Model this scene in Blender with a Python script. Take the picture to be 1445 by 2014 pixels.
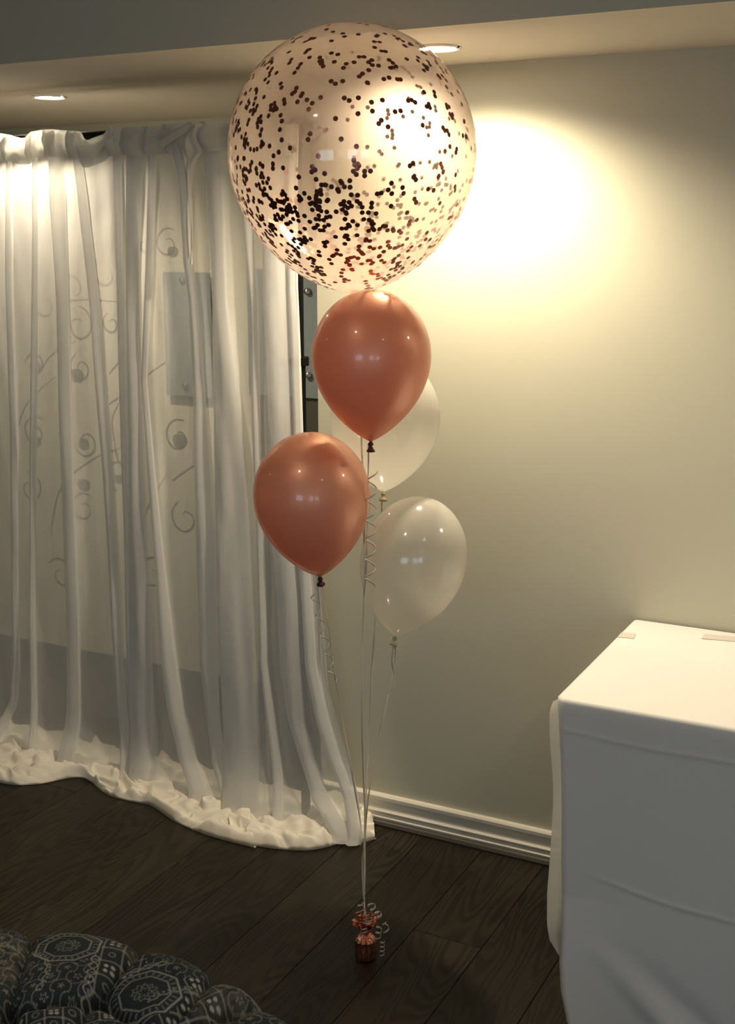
import bpy, bmesh, math, random
import numpy as np
from mathutils import Vector, Matrix, noise
for o in list(bpy.data.objects): bpy.data.objects.remove(o)
scene = bpy.context.scene
C = bpy.context.collection
PI = math.pi

# ------------------------------------------------------------------ camera
# X runs along the right wall, Y points into the wall (wall face at y=0), Z up
CAM = Vector((1.628, -3.204, 1.80)); FOC = 2400.0; PITCH = math.atan(530/2400)
FWD = Vector((-0.4578, 0.8891, 0)); RGT = Vector((0.8891, 0.4578, 0))
cam = bpy.data.cameras.new('camera'); camo = bpy.data.objects.new('camera', cam); C.objects.link(camo)
cam.sensor_fit = 'VERTICAL'; cam.sensor_height = 24; cam.lens = 24*FOC/2014; cam.clip_start = .02
zf = FWD*math.cos(PITCH) - Vector((0, 0, math.sin(PITCH)))
up = RGT.cross(zf)
camo.matrix_world = Matrix(((RGT.x, up.x, -zf.x, CAM.x), (RGT.y, up.y, -zf.y, CAM.y), (RGT.z, up.z, -zf.z, CAM.z), (0, 0, 0, 1)))
scene.camera = camo
# ------------------------------------------------------------------ world, light, exposure
scene.view_settings.view_transform = 'Standard'; scene.view_settings.look = 'None'
scene.view_settings.gamma = 1; scene.view_settings.use_curve_mapping = False
scene.view_settings.exposure = 0.0
w = bpy.data.worlds.new('world'); scene.world = w; w.use_nodes = True
w.node_tree.nodes['Background'].inputs[0].default_value = (.5, .6, .75, 1)
w.node_tree.nodes['Background'].inputs[1].default_value = .3
try:
    scene.cycles.transparent_max_bounces = 32; scene.cycles.sample_clamp_indirect = 4
except Exception: pass
SPOT_W = (1.0, .83, .60)
P_RIGHT, P_LEFT, P_ROOM, WIN_E = 92, 80, 35, 5.0

# ------------------------------------------------------------------ pixel -> place at a real plane
def ray(x, y):
    a = (x-722.5)/FOC; b = -(y-1007)/FOC
    return RGT*a + FWD*(math.cos(PITCH)+b*math.sin(PITCH)) + Vector((0, 0, b*math.cos(PITCH)-math.sin(PITCH)))
def at_y(x, y, Y):
    r = ray(x, y); return CAM + r*((Y-CAM.y)/r.y)
def at_z(x, y, Z):
    r = ray(x, y); return CAM + r*((Z-CAM.z)/r.z)
def at_d(x, y, D):          # D = distance along the level viewing direction
    r = ray(x, y); return CAM + r*(D/(r.dot(FWD)))

# ------------------------------------------------------------------ helpers
def link(name, me, m=None, parent=None, smooth=False):
    o = bpy.data.objects.new(name, me); C.objects.link(o)
    if m: me.materials.append(m)
    if parent: o.parent = parent
    if smooth: me.polygons.foreach_set('use_smooth', [True]*len(me.polygons))
    return o
def mesh(name, v, f, m=None, parent=None, smooth=False):
    me = bpy.data.meshes.new(name); me.from_pydata([tuple(a) for a in v], [], f); me.update()
    return link(name, me, m, parent, smooth)
def bmobj(name, bm, m, parent=None, smooth=False):
    me = bpy.data.meshes.new(name); bm.normal_update(); bm.to_mesh(me); bm.free()
    return link(name, me, m, parent, smooth)
def box(bm, x0, x1, y0, y1, z0, z1, bev=0):
    r = bmesh.ops.create_cube(bm, size=1)
    for v in r['verts']:
        v.co = Vector(((x0+x1)/2+v.co.x*(x1-x0), (y0+y1)/2+v.co.y*(y1-y0), (z0+z1)/2+v.co.z*(z1-z0)))
    if bev:
        es = list({e for v in r['verts'] for e in v.link_edges})
        bmesh.ops.bevel(bm, geom=es, offset=bev, segments=2, affect='EDGES', profile=.5)
def cyl(bm, p0, p1, r0, r1=None, n=20):
    p0 = Vector(p0); p1 = Vector(p1); d = p1-p0; r1 = r0 if r1 is None else r1
    g = bmesh.ops.create_cone(bm, cap_ends=True, segments=n, radius1=r0, radius2=r1, depth=d.length)
    q = d.to_track_quat('Z', 'Y').to_matrix().to_4x4()
    for v in g['verts']: v.co = (p0+p1)/2 + (q @ v.co)
def grid(name, rows, m, parent=None, smooth=True, closed=False):
    nr = len(rows); nc = len(rows[0]); v = [p for r in rows for p in r]; f = []
    for i in range(nr-1):
        for j in range(nc if closed else nc-1):
            a = i*nc+j; b = i*nc+(j+1) % nc
            f.append((a, b, b+nc, a+nc))
    return mesh(name, v, f, m, parent, smooth)
def lathe_rows(prof, n=48, M=None):
    rows = []
    for r, z in prof:
        row = [Vector((r*math.cos(2*PI*k/n), r*math.sin(2*PI*k/n), z)) for k in range(n)]
        rows.append([M @ p for p in row] if M else row)
    return rows
def thing(name, label, cat, loc=(0, 0, 0), group=None):
    o = bpy.data.objects.new(name, None); C.objects.link(o); o.location = loc; o.empty_display_size = .1
    o['label'] = label; o['category'] = cat
    if group: o['group'] = group
    return o
def local(root, *objs):       # meshes were written in world coordinates: keep them in place under their root
    for o in objs: o.matrix_parent_inverse = Matrix.Translation(-Vector(root.location))
def adopt(root):
    def rec(o, top):
        for c in o.children:
            if top: c.matrix_parent_inverse = Matrix.Translation(-Vector(root.location))
            rec(c, False)
    rec(root, True)
def struct(o): o['kind'] = 'structure'; return o
def interp(pts, y):
    if y <= pts[0][0]: return pts[0][1]
    for (a, b), (c, d) in zip(pts, pts[1:]):
        if y <= c: return b+(d-b)*(y-a)/(c-a)
    return pts[-1][1]
def catmull(P, n):
    out = []
    for i in range(len(P)-1):
        a = P[max(i-1, 0)]; b = P[i]; c = P[i+1]; d = P[min(i+2, len(P)-1)]
        for k in range(n):
            t = k/n
            out.append(tuple(.5*((2*b[q])+(-a[q]+c[q])*t+(2*a[q]-5*b[q]+4*c[q]-d[q])*t*t+(-a[q]+3*b[q]-3*c[q]+d[q])*t**3) for q in range(len(b))))
    out.append(tuple(P[-1])); return out

# ------------------------------------------------------------------ materials
def mat(name, col=(.8, .8, .8), rough=.6, metal=0, **kw):
    m = bpy.data.materials.new(name); m.use_nodes = True
    b = m.node_tree.nodes['Principled BSDF']
    b.inputs['Base Color'].default_value = (*col, 1); b.inputs['Roughness'].default_value = rough
    b.inputs['Metallic'].default_value = metal
    for k, v in kw.items(): b.inputs[k.replace('_', ' ')].default_value = v
    return m
def N(m, t, **kw):
    n = m.node_tree.nodes.new(t)
    for k, v in kw.items():
        if k in n.inputs: n.inputs[k].default_value = v
        else: setattr(n, k, v)
    return n
def L(m, a, b): m.node_tree.links.new(a, b)
def add_bump(m, scale=40, strength=.1, dist=.002, vec=(1, 1, 1), detail=4, target=None):
    tc = N(m, 'ShaderNodeNewGeometry'); mp = N(m, 'ShaderNodeMapping'); mp.inputs['Scale'].default_value = vec
    nz = N(m, 'ShaderNodeTexNoise'); nz.inputs['Scale'].default_value = scale; nz.inputs['Detail'].default_value = detail
    bp = N(m, 'ShaderNodeBump'); bp.inputs['Strength'].default_value = strength; bp.inputs['Distance'].default_value = dist
    L(m, tc.outputs['Position'], mp.inputs['Vector']); L(m, mp.outputs[0], nz.inputs['Vector']); L(m, nz.outputs['Fac'], bp.inputs['Height'])
    for t in (target or [m.node_tree.nodes['Principled BSDF']]): L(m, bp.outputs[0], t.inputs['Normal'])
    return nz
def var_col(m, nz, c0, c1, lo=.35, hi=.65):
    r = N(m, 'ShaderNodeValToRGB'); e = r.color_ramp.elements
    e[0].position = lo; e[0].color = (*c0, 1); e[1].position = hi; e[1].color = (*c1, 1)
    L(m, nz.outputs['Fac'], r.inputs[0]); L(m, r.outputs[0], m.node_tree.nodes['Principled BSDF'].inputs['Base Color'])

m_wall = mat('wall_paint', (.56, .55, .43), .75); nz = add_bump(m_wall, 260, .15, .0006)
nz2 = N(m_wall, 'ShaderNodeTexNoise', Scale=1.7); var_col(m_wall, nz2, (.52, .51, .40), (.58, .565, .445))
m_soff = mat('ceiling_paint', (.64, .58, .50), .85); add_bump(m_soff, 200, .1, .0006)
m_bulk = mat('bulkhead_paint', (.68, .63, .49), .85); add_bump(m_bulk, 200, .1, .0006)
m_white = mat('white_gloss_paint', (.72, .69, .60), .4); add_bump(m_white, 60, .1, .001)
m_black = mat('black_metal', (.003, .003, .003), .7, 0, Specular_IOR_Level=.08); add_bump(m_black, 200, .05, .0003)
m_chrome = mat('chrome', (.6, .6, .6), .12, 1); add_bump(m_chrome, 50, .02, .0002)
m_panel = mat('grey_acrylic', (.17, .20, .21), .3); add_bump(m_panel, 30, .05, .0005)
m_dark = mat('dark_olive_lacquer', (.05, .05, .035), .6); add_bump(m_dark, 30, .1, .0005)
m_decal = mat('taupe_print', (.12, .11, .08), .7); add_bump(m_decal, 90, .05, .0003)
m_shoe = mat('dark_shoe_moulding', (.03, .024, .017), .5); add_bump(m_shoe, 90, .2, .0005, (1, 8, 8))

def emis(name, col, s):
    m = bpy.data.materials.new(name); m.use_nodes = True; nt = m.node_tree; nt.nodes.clear()
    e = nt.nodes.new('ShaderNodeEmission'); o = nt.nodes.new('ShaderNodeOutputMaterial')
    e.inputs[0].default_value = (*col, 1); e.inputs[1].default_value = s; nt.links.new(e.outputs[0], o.inputs[0]); return m
m_lamp = emis('lamp_lens', (1, .88, .68), 60)
m_sky = emis('daylit_window', (.60, .78, 1), WIN_E)

def wood():
    m = mat('dark_oak', (.03, .02, .012), .42); nt = m.node_tree; b = nt.nodes['Principled BSDF']
    geo = N(m, 'ShaderNodeNewGeometry'); oi = N(m, 'ShaderNodeObjectInfo')
    off = N(m, 'ShaderNodeVectorMath', operation='SCALE'); cmb = N(m, 'ShaderNodeCombineXYZ')
    for k in 'XYZ': L(m, oi.outputs['Random'], cmb.inputs[k])
    off.inputs['Scale'].default_value = 37; L(m, cmb.outputs[0], off.inputs[0])
    add = N(m, 'ShaderNodeVectorMath', operation='ADD'); L(m, geo.outputs['Position'], add.inputs[0]); L(m, off.outputs[0], add.inputs[1])
    mp = N(m, 'ShaderNodeMapping'); mp.inputs['Scale'].default_value = (5.5, .75, 1); L(m, add.outputs[0], mp.inputs[0])
    n1 = N(m, 'ShaderNodeTexNoise', Scale=1.3, Detail=1.5, Distortion=.25); L(m, mp.outputs[0], n1.inputs['Vector'])
    mul = N(m, 'ShaderNodeMath', operation='MULTIPLY'); mul.inputs[1].default_value = 150; L(m, n1.outputs['Fac'], mul.inputs[0])
    sn = N(m, 'ShaderNodeMath', operation='SINE'); L(m, mul.outputs[0], sn.inputs[0])
    pw = N(m, 'ShaderNodeMath', operation='MULTIPLY_ADD'); pw.inputs[1].default_value = .5; pw.inputs[2].default_value = .5; L(m, sn.outputs[0], pw.inputs[0])
    pw2 = N(m, 'ShaderNodeMath', operation='POWER'); pw2.inputs[1].default_value = 2.2; L(m, pw.outputs[0], pw2.inputs[0])
    mp2 = N(m, 'ShaderNodeMapping'); mp2.inputs['Scale'].default_value = (260, 9, 1); L(m, add.outputs[0], mp2.inputs[0])
    n2 = N(m, 'ShaderNodeTexNoise', Scale=1, Detail=3); L(m, mp2.outputs[0], n2.inputs['Vector'])
    n3 = N(m, 'ShaderNodeTexNoise', Scale=2.2, Detail=2); L(m, add.outputs[0], n3.inputs['Vector'])
    p3 = N(m, 'ShaderNodeMath', operation='MULTIPLY'); p3.inputs[1].default_value = 1.9; p3.use_clamp = True; L(m, pw2.outputs[0], p3.inputs[0])
    mixf = N(m, 'ShaderNodeMath', operation='MULTIPLY'); L(m, p3.outputs[0], mixf.inputs[0]); L(m, n3.outputs['Fac'], mixf.inputs[1])
    r = N(m, 'ShaderNodeMix', data_type='RGBA'); r.inputs[6].default_value = (.031, .024, .015, 1); r.inputs[7].default_value = (.005, .0038, .0025, 1)
    L(m, mixf.outputs[0], r.inputs[0])
    r2 = N(m, 'ShaderNodeMix', data_type='RGBA', blend_type='MULTIPLY'); r2.inputs[0].default_value = .5
    L(m, r.outputs[2], r2.inputs[6]); L(m, n2.outputs['Fac'], r2.inputs[7])
    r3 = N(m, 'ShaderNodeMix', data_type='RGBA', blend_type='MULTIPLY'); r3.inputs[0].default_value = 1
    ramp = N(m, 'ShaderNodeMapRange'); ramp.inputs['To Min'].default_value = .7; ramp.inputs['To Max'].default_value = 1.35
    L(m, oi.outputs['Random'], ramp.inputs[0]); L(m, r2.outputs[2], r3.inputs[6]); L(m, ramp.outputs[0], r3.inputs[7])
    L(m, r3.outputs[2], b.inputs['Base Color'])
    bp = N(m, 'ShaderNodeBump', Strength=.35, Distance=.0012); bp.invert = True
    L(m, mixf.outputs[0], bp.inputs['Height']); L(m, bp.outputs[0], b.inputs['Normal'])
    b.inputs['Specular IOR Level'].default_value = .22
    return m
m_wood = wood()

def cloth(name, col, alpha, trans=.35, bump=None, rough=.8, col2=None):
    """thin woven cloth: each layer lets 1-alpha through, more at right angles than at a slant"""
    m = bpy.data.materials.new(name); m.use_nodes = True; nt = m.node_tree; nt.nodes.clear()
    out = nt.nodes.new('ShaderNodeOutputMaterial')
    df = N(m, 'ShaderNodeBsdfDiffuse'); df.inputs[0].default_value = (*col, 1)
    tl = N(m, 'ShaderNodeBsdfTranslucent'); tl.inputs[0].default_value = (*(col2 or col), 1)
    mx = N(m, 'ShaderNodeMixShader'); mx.inputs[0].default_value = trans
    L(m, df.outputs[0], mx.inputs[1]); L(m, tl.outputs[0], mx.inputs[2])
    if bump: add_bump(m, *bump, target=[df, tl])
    last = mx
    if alpha < 1:
        tr = N(m, 'ShaderNodeBsdfTransparent')
        lw = N(m, 'ShaderNodeLayerWeight'); lw.inputs['Blend'].default_value = .35
        mr = N(m, 'ShaderNodeMapRange'); mr.inputs['To Min'].default_value = alpha; mr.inputs['To Max'].default_value = min(1, alpha+.35)
        L(m, lw.outputs['Facing'], mr.inputs[0])
        mt = N(m, 'ShaderNodeMixShader'); L(m, mr.outputs[0], mt.inputs[0]); L(m, tr.outputs[0], mt.inputs[1]); L(m, mx.outputs[0], mt.inputs[2])
        last = mt
    L(m, last.outputs[0], out.inputs[0]); return m
m_sheer = cloth('sheer_voile', (.91, .91, .89), .58, .35, (22, .5, .006, (1, 1, .35)))
m_pocket = cloth('voile_header', (.80, .79, .74), .80, .3, (30, .5, .004))
m_pud = cloth('gathered_voile', (.93, .89, .79), 1, .2, (30, .2, .004))
m_table = cloth('table_linen', (.80, .79, .76), 1, .12, (320, .12, .0006))
m_tableside = cloth('thin_table_linen', (.80, .78, .70), .92, .4, (120, .15, .001))

def latex(name, col, alpha, tint=(1, 1, 1), gloss_r=.08, trans=.5):
    m = bpy.data.materials.new(name); m.use_nodes = True; nt = m.node_tree; nt.nodes.clear()
    out = nt.nodes.new('ShaderNodeOutputMaterial')
    df = N(m, 'ShaderNodeBsdfDiffuse'); df.inputs[0].default_value = (*col, 1)
    tl = N(m, 'ShaderNodeBsdfTranslucent'); tl.inputs[0].default_value = (*col, 1)
    mx = N(m, 'ShaderNodeMixShader'); mx.inputs[0].default_value = trans; L(m, df.outputs[0], mx.inputs[1]); L(m, tl.outputs[0], mx.inputs[2])
    tr = N(m, 'ShaderNodeBsdfTransparent'); tr.inputs[0].default_value = (*tint, 1)
    lw = N(m, 'ShaderNodeLayerWeight'); lw.inputs['Blend'].default_value = .3
    mr = N(m, 'ShaderNodeMapRange'); mr.inputs['To Min'].default_value = alpha; mr.inputs['To Max'].default_value = min(1, alpha+.45)
    L(m, lw.outputs['Facing'], mr.inputs[0])
    mt = N(m, 'ShaderNodeMixShader'); L(m, mr.outputs[0], mt.inputs[0]); L(m, tr.outputs[0], mt.inputs[1]); L(m, mx.outputs[0], mt.inputs[2])
    gl = N(m, 'ShaderNodeBsdfGlossy'); gl.inputs['Roughness'].default_value = gloss_r
    fw = N(m, 'ShaderNodeLayerWeight'); fw.inputs['Blend'].default_value = .5      # thin skin: the same Fresnel curve from either side
    f5 = N(m, 'ShaderNodeMath', operation='POWER'); f5.inputs[1].default_value = 5; L(m, fw.outputs['Facing'], f5.inputs[0])
    fr = N(m, 'ShaderNodeMath', operation='MULTIPLY_ADD'); fr.inputs[1].default_value = .6; fr.inputs[2].default_value = .05; L(m, f5.outputs[0], fr.inputs[0])
    mg = N(m, 'ShaderNodeMixShader'); L(m, fr.outputs[0], mg.inputs[0]); L(m, mt.outputs[0], mg.inputs[1]); L(m, gl.outputs[0], mg.inputs[2])
    add_bump(m, 3, .05, .001, target=[gl])
    L(m, mg.outputs[0], out.inputs[0]); return m
m_clear = latex('clear_latex', (.88, .76, .68), .30, (.98, .94, .88), .06)
m_pearl = latex('pearl_white_latex', (.86, .84, .78), .45, (.95, .94, .90), .12)
def pearl_rose():
    m = mat('rose_gold_latex', (.95, .52, .36), .42, .42); nt = m.node_tree; b = nt.nodes['Principled BSDF']
    b.inputs['Coat Weight'].default_value = .8; b.inputs['Coat Roughness'].default_value = .08; add_bump(m, 900, .04, .0003)
    tl = N(m, 'ShaderNodeBsdfTranslucent'); tl.inputs[0].default_value = (.96, .50, .33, 1)
    mx = N(m, 'ShaderNodeMixShader'); mx.inputs[0].default_value = .36
    out = nt.nodes['Material Output']; L(m, b.outputs[0], mx.inputs[1]); L(m, tl.outputs[0], mx.inputs[2]); L(m, mx.outputs[0], out.inputs[0])
    return m
m_rose = pearl_rose()
m_knot = mat('dark_rose_latex', (.11, .025, .02), .45, .2); add_bump(m_knot, 200, .2, .0006)
m_knotw = mat('cream_latex', (.48, .42, .27), .5); add_bump(m_knotw, 200, .2, .0006)
m_conf = mat('rose_gold_foil_confetti', (.34, .13, .09), .3, .85); add_bump(m_conf, 300, .1, .0004)
m_rib = mat('cream_ribbon', (.80, .72, .56), .5); add_bump(m_rib, 300, .1, .0003)
m_foil = mat('copper_foil', (.95, .48, .36), .26, 1); add_bump(m_foil, 160, .45, .004, (1, 1, .12))
m_foild = mat('copper_tinsel', (.80, .36, .26), .25, 1); add_bump(m_foild, 260, .5, .002)
m_silver = mat('pale_metallic_ribbon', (.90, .78, .68), .4, .3); add_bump(m_silver, 260, .2, .001)

# ------------------------------------------------------------------ the room
XL, XR, YF, YB, ZC, ZH = -4.8, 5.8, -5.7, .885, 2.268, 2.72     # back wall of the alcove at YB, soffit ZC, high ceiling ZH
XC = -.19                                                       # corner where the right wall ends
def slab(name, *a, m, bev=0):
    bm = bmesh.new(); box(bm, *a, bev); return struct(bmobj(name, bm, m))
floor = slab('floor', XL, XR, YF, YB, -.12, -.012, m=m_shoe)
slab('wall_right', XC, XR, 0, .12, 0, ZC+.1, m=m_wall)
slab('wall_back', XL, XC+.3, YB, YB+.1, 0, ZC+.1, m=m_wall)
slab('trim_1', XC, XC+.1, .12, YB, 0, ZC+.1, m=m_wall)          # return of the right wall into the alcove
slab('wall_left', XL-.1, XL, YF, YB, 0, ZH, m=m_wall)
slab('wall_far_right', XR, XR+.1, YF, 0, 0, ZH, m=m_wall)
slab('ceiling', XL, XR, YF, -.56, ZH, ZH+.1, m=m_bulk)
slab('trim_2', XL, XR, -.56, YB+.1, ZC, ZC+.06, m=m_soff)       # soffit underside with the downlights
slab('trim_3', XL, XR, -.575, -.56, ZC, ZH+.1, m=m_bulk)        # bulkhead face
# the wall behind the camera, with three daylit windows
wins = [(.2, 1.4), (2.5, 3.5), (3.8, 4.9)]
WZ0, WZ1 = 1.12, 1.98
bm = bmesh.new(); xs = XL
for a, b in wins:
    box(bm, xs, a, YF-.12, YF, 0, ZH); box(bm, a, b, YF-.12, YF, 0, WZ0); box(bm, a, b, YF-.12, YF, WZ1, ZH); xs = b
box(bm, xs, XR, YF-.12, YF, 0, ZH); struct(bmobj('wall_front', bm, m_wall))
for i, (a, b) in enumerate(wins):
    bm = bmesh.new()
    for q in ((a, a+.05, WZ0, WZ1), (b-.05, b, WZ0, WZ1), (a, b, WZ0, WZ0+.05), (a, b, WZ1-.05, WZ1), ((a+b)/2-.02, (a+b)/2+.02, WZ0, WZ1)): box(bm, q[0], q[1], YF-.08, YF-.03, q[2], q[3])
    wo = struct(bmobj('window_%d' % (i+1), bm, m_white))
    bm = bmesh.new(); box(bm, a+.01, b-.01, YF-.10, YF-.085, WZ0+.01, WZ1-.01); bmobj('pane', bm, m_sky, wo)

# floor boards, long side perpendicular to the right wall
rnd = random.Random(5)
def plank(x0, x1, y0, y1):
    g = .0006; c = .0013; zt = 0; zb = -.012
    x0 += g; x1 -= g; y0 += g; y1 -= g
    v = [(x0, y0, zb), (x1, y0, zb), (x1, y1, zb), (x0, y1, zb), (x0, y0, zt-c), (x1, y0, zt-c), (x1, y1, zt-c), (x0, y1, zt-c),
         (x0+c, y0+c, zt), (x1-c, y0+c, zt), (x1-c, y1-c, zt), (x0+c, y1-c, zt)]
    f = [(0, 1, 5, 4), (1, 2, 6, 5), (2, 3, 7, 6), (3, 0, 4, 7), (4, 5, 9, 8), (5, 6, 10, 9), (6, 7, 11, 10), (7, 4, 8, 11), (8, 9, 10, 11)]
    mesh('plank', v, f, m_wood, floor)
PW = .195; k = 0
x = .385-PW*18
while x < XR:
    x0 = max(x, XL); x1 = min(x+PW, XR)
    col = round((x-.385)/PW)
    if x1 > XL:
        ylo = YF if x < 4 else YF
        if col == 0: cuts = [-4.0, -2.25, -.52]
        else:
            cuts = []; y = YF+rnd.uniform(.4, 1.7)
            while y < YB-.2: cuts.append(y); y += rnd.uniform(1.5, 2.1)
            if -3 <= col <= 4: cuts = [c for c in cuts if not (-1.35 < c < -.1)] or cuts[:2]
        ytop = YB if x0 < XC-.1 else .0
        ys = [ylo]+[c for c in cuts if c < ytop-.15]+[ytop]
        for a, b in zip(ys, ys[1:]):
            if b > a+.05: plank(x0, x1, a, b)
    x += PW

# skirting on the right wall: profile swept along x
def sweep(name, prof, x0, x1, m):
    n = len(prof); v = [(x0, y, z) for y, z in prof]+[(x1, y, z) for y, z in prof]
    f = [(i, (i+1) % n, (i+1) % n+n, i+n) for i in range(n)]+[tuple(range(n-1, -1, -1)), tuple(range(n, 2*n))]
    return struct(mesh(name, v, f, m))
sweep('baseboard_right', [(0, .018), (-.020, .018), (-.022, .026), (-.018, .030), (-.016, .036), (-.020, .040), (-.021, .046), (-.015, .052), (-.0135, .062), (-.013, .074), (-.016, .080), (-.018, .084), (-.018, .094), (-.014, .099), (0, .100)], XC, XR, m_white)
sweep('trim_4', [(0, 0), (-.034, 0), (-.034, .006), (-.028, .014), (-.020, .018), (0, .018)], XC, XR, m_shoe)

# ------------------------------------------------------------------ downlights
def downlight(x, y, z, power, label, spot=2.65, blend=.7):
    t = thing('ceiling_downlight', label, 'ceiling light', (x, y, z), 'recessed downlights')
    prof = [(.044, -.0005), (.046, -.004), (.052, -.006), (.057, -.004), (.058, 0), (.044, 0)]
    ring = grid('trim_ring', lathe_rows(prof, 40), m_white, t)
    lens = grid('lens', [[Vector((r*math.cos(2*PI*k/32), r*math.sin(2*PI*k/32), -.003+.001*(r/.045))) for k in range(32)] for r in (.0005, .02, .045)], m_lamp, t, closed=True)
    l = bpy.data.lights.new('lamp', 'SPOT'); l.energy = power; l.color = SPOT_W; l.spot_size = spot; l.spot_blend = blend; l.shadow_soft_size = .035
    lo = bpy.data.objects.new('lamp', l); C.objects.link(lo); lo.parent = t; lo.location = (0, 0, -.02)
    return t
downlight(.33, -.305, ZC, P_RIGHT, 'round glowing downlight in the soffit just right of the giant balloon')
downlight(-1.227, .059, ZC, P_LEFT, 'round glowing downlight in the soffit above the white drapes at far left')
downlight(2.0, -.30, ZC, P_RIGHT*.45, 'round glowing downlight in the soffit above the white table, outside the frame')
for i, (x, y, s) in enumerate([(.2, -2.2, 'front left'), (2.1, -2.17, 'front right'), (-3.63, -1.94, 'far left'), (4.8, -1.7, 'far right'), (-2.3, -4.3, 'rear left'), (3.3, -4.2, 'rear')]):
    downlight(x, y, ZH, P_ROOM*(.5 if i < 2 else 1), 'round glowing downlight in the high ceiling, %s of the room, outside the frame' % s, 2.0, .6)

# ------------------------------------------------------------------ alcove: panels, cabinet, wall print
def acrylic(x0, x1, z0, z1, knobs, label):
    t = thing('acrylic_wall_panel', label, 'wall panel', ((x0+x1)/2, YB, z0), 'grey panels on the alcove wall')
    bm = bmesh.new(); box(bm, x0, x1, YB-.034, YB-.026, z0, z1, .001); bmobj('panel', bm, m_panel, t)
    for kx, kz in knobs:
        bm = bmesh.new(); cyl(bm, (kx, YB, kz), (kx, YB-.040, kz), .010); cyl(bm, (kx, YB-.036, kz), (kx, YB-.046, kz), .014, .013); cyl(bm, (kx, YB-.046, kz), (kx, YB-.05, kz), .013, .008)
        bmobj('standoff', bm, m_chrome, t, True)
    adopt(t)
acrylic(-.985, -.60, 1.215, 1.70, [(-.712, 1.62), (-.712, 1.305), (-.95, 1.62), (-.95, 1.305)], 'grey wall panel on chrome standoffs beside the black upright')
acrylic(-1.385, -1.16, 1.19, 1.685, [(-1.285, 1.715-.06), (-1.286, 1.235)], 'grey panel on the alcove wall seen through the left drapes')
t = thing('dark_wall_panel', 'dark olive panel on the alcove wall directly below the grey one beside the upright', 'wall panel', (-.75, YB, 0))
bm = bmesh.new(); box(bm, -.97, -.21, YB-.024, YB-.001, .12, 1.213, .002); bmobj('panel', bm, m_dark, t)
bm = bmesh.new(); box(bm, -.97, -.21, YB-.028, YB-.001, .0, .118, .002); bmobj('plinth', bm, m_dark, t)
adopt(t)
# printed vine scrolls on the alcove wall (flat print, 1 mm thick)
t = thing('vine_wall_decal', 'taupe vine scroll decal on the alcove wall behind the sheer drapes', 'wall decal', (-1.6, YB, 1.2))
def stroke(pts, wd, name='vine'):
    pts = catmull(pts, 8); v = []; f = []
    for i, (x, z) in enumerate(pts):
        a = pts[max(i-1, 0)]; b = pts[min(i+1, len(pts)-1)]; tx, tz = b[0]-a[0], b[1]-a[1]; l = math.hypot(tx, tz) or 1
        ww = wd*(.35+.65*math.sin(PI*min(1, (i+1)/(len(pts)+.1))**.6))*.5
        v += [(x-tz/l*ww, YB-.0012, z+tx/l*ww), (x+tz/l*ww, YB-.0012, z-tx/l*ww)]
        if i: f.append((2*i-2, 2*i-1, 2*i+1, 2*i))
    mesh(name, v, f, m_decal, t)
def curl(px, py, r, a0, turns, sgn=1, wd=.010):
    c = at_y(px, py, YB); R = r/FOC*4.9
    stroke([(c.x+R*(1-.75*k/14)*math.cos(a0+sgn*turns*2*PI*k/14), c.z+R*(1-.75*k/14)*math.sin(a0+sgn*turns*2*PI*k/14)) for k in range(15)], wd)
def line(pp, wd=.009): stroke([(at_y(x, y, YB).x, at_y(x, y, YB).z) for x, y in pp], wd)
for a in [(330, 480, 32, 1, 1.2), (285, 480, 22, 0, .7, -1), (220, 637, 24, 2, 1.1), (155, 640, 40, 1.5, 1.1, -1), (210, 540, 34, 2.2, .8), (145, 570, 40, 4, .9, -1), (352, 860, 38, 1.2, 1.1), (160, 725, 32, 2, 1.2),
          (70, 850, 36, 1, 1.2), (70, 720, 30, 3, 1.1, -1), (165, 1000, 36, 1, 1.2), (365, 1020, 38, 2, 1.1), (60, 960, 36, 1.8, 1.2, -1), (170, 870, 34, 3.4, 1.1), (230, 950, 48, 1.2, .6), (90, 600, 34, 2, 1), (300, 1130, 40, 1, 1.1), (120, 1130, 40, 2.5, 1.1, -1)]: curl(*a)
for pp in ([(215, 735), (240, 705), (262, 680)], [(215, 795), (250, 770), (300, 730), (345, 700)], [(232, 900), (224, 860), (222, 820), (245, 775)], [(110, 610), (150, 590), (250, 595)], [(340, 945), (360, 930), (390, 910)],
           [(60, 760), (100, 700), (150, 670)], [(225, 880), (235, 910), (260, 935)], [(100, 1050), (120, 960), (180, 905), (240, 880)], [(270, 1090), (290, 1000), (330, 930)], [(20, 900), (50, 800), (110, 740)]): line(pp)
for px, py, r in ((354, 863, 14), (152, 735, 14), (165, 870, 12), (70, 865, 12), (340, 492, 10), (165, 950, 13), (70, 720, 13), (235, 940, 9)):
    c = at_y(px, py, YB); R = r/FOC*4.9; v = [(c.x, YB-.0012, c.z)]
    for k in range(24):
        th = 2*PI*k/24; rr = R*(1-.35*math.sin(th)+.25*abs(math.cos(th)))
        v.append((c.x+rr*math.cos(th), YB-.0012, c.z+rr*math.sin(th)))
    mesh('leaf', v, [(0, k+1, (k+1) % 24+1) for k in range(24)], m_decal, t)
adopt(t)

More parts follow.
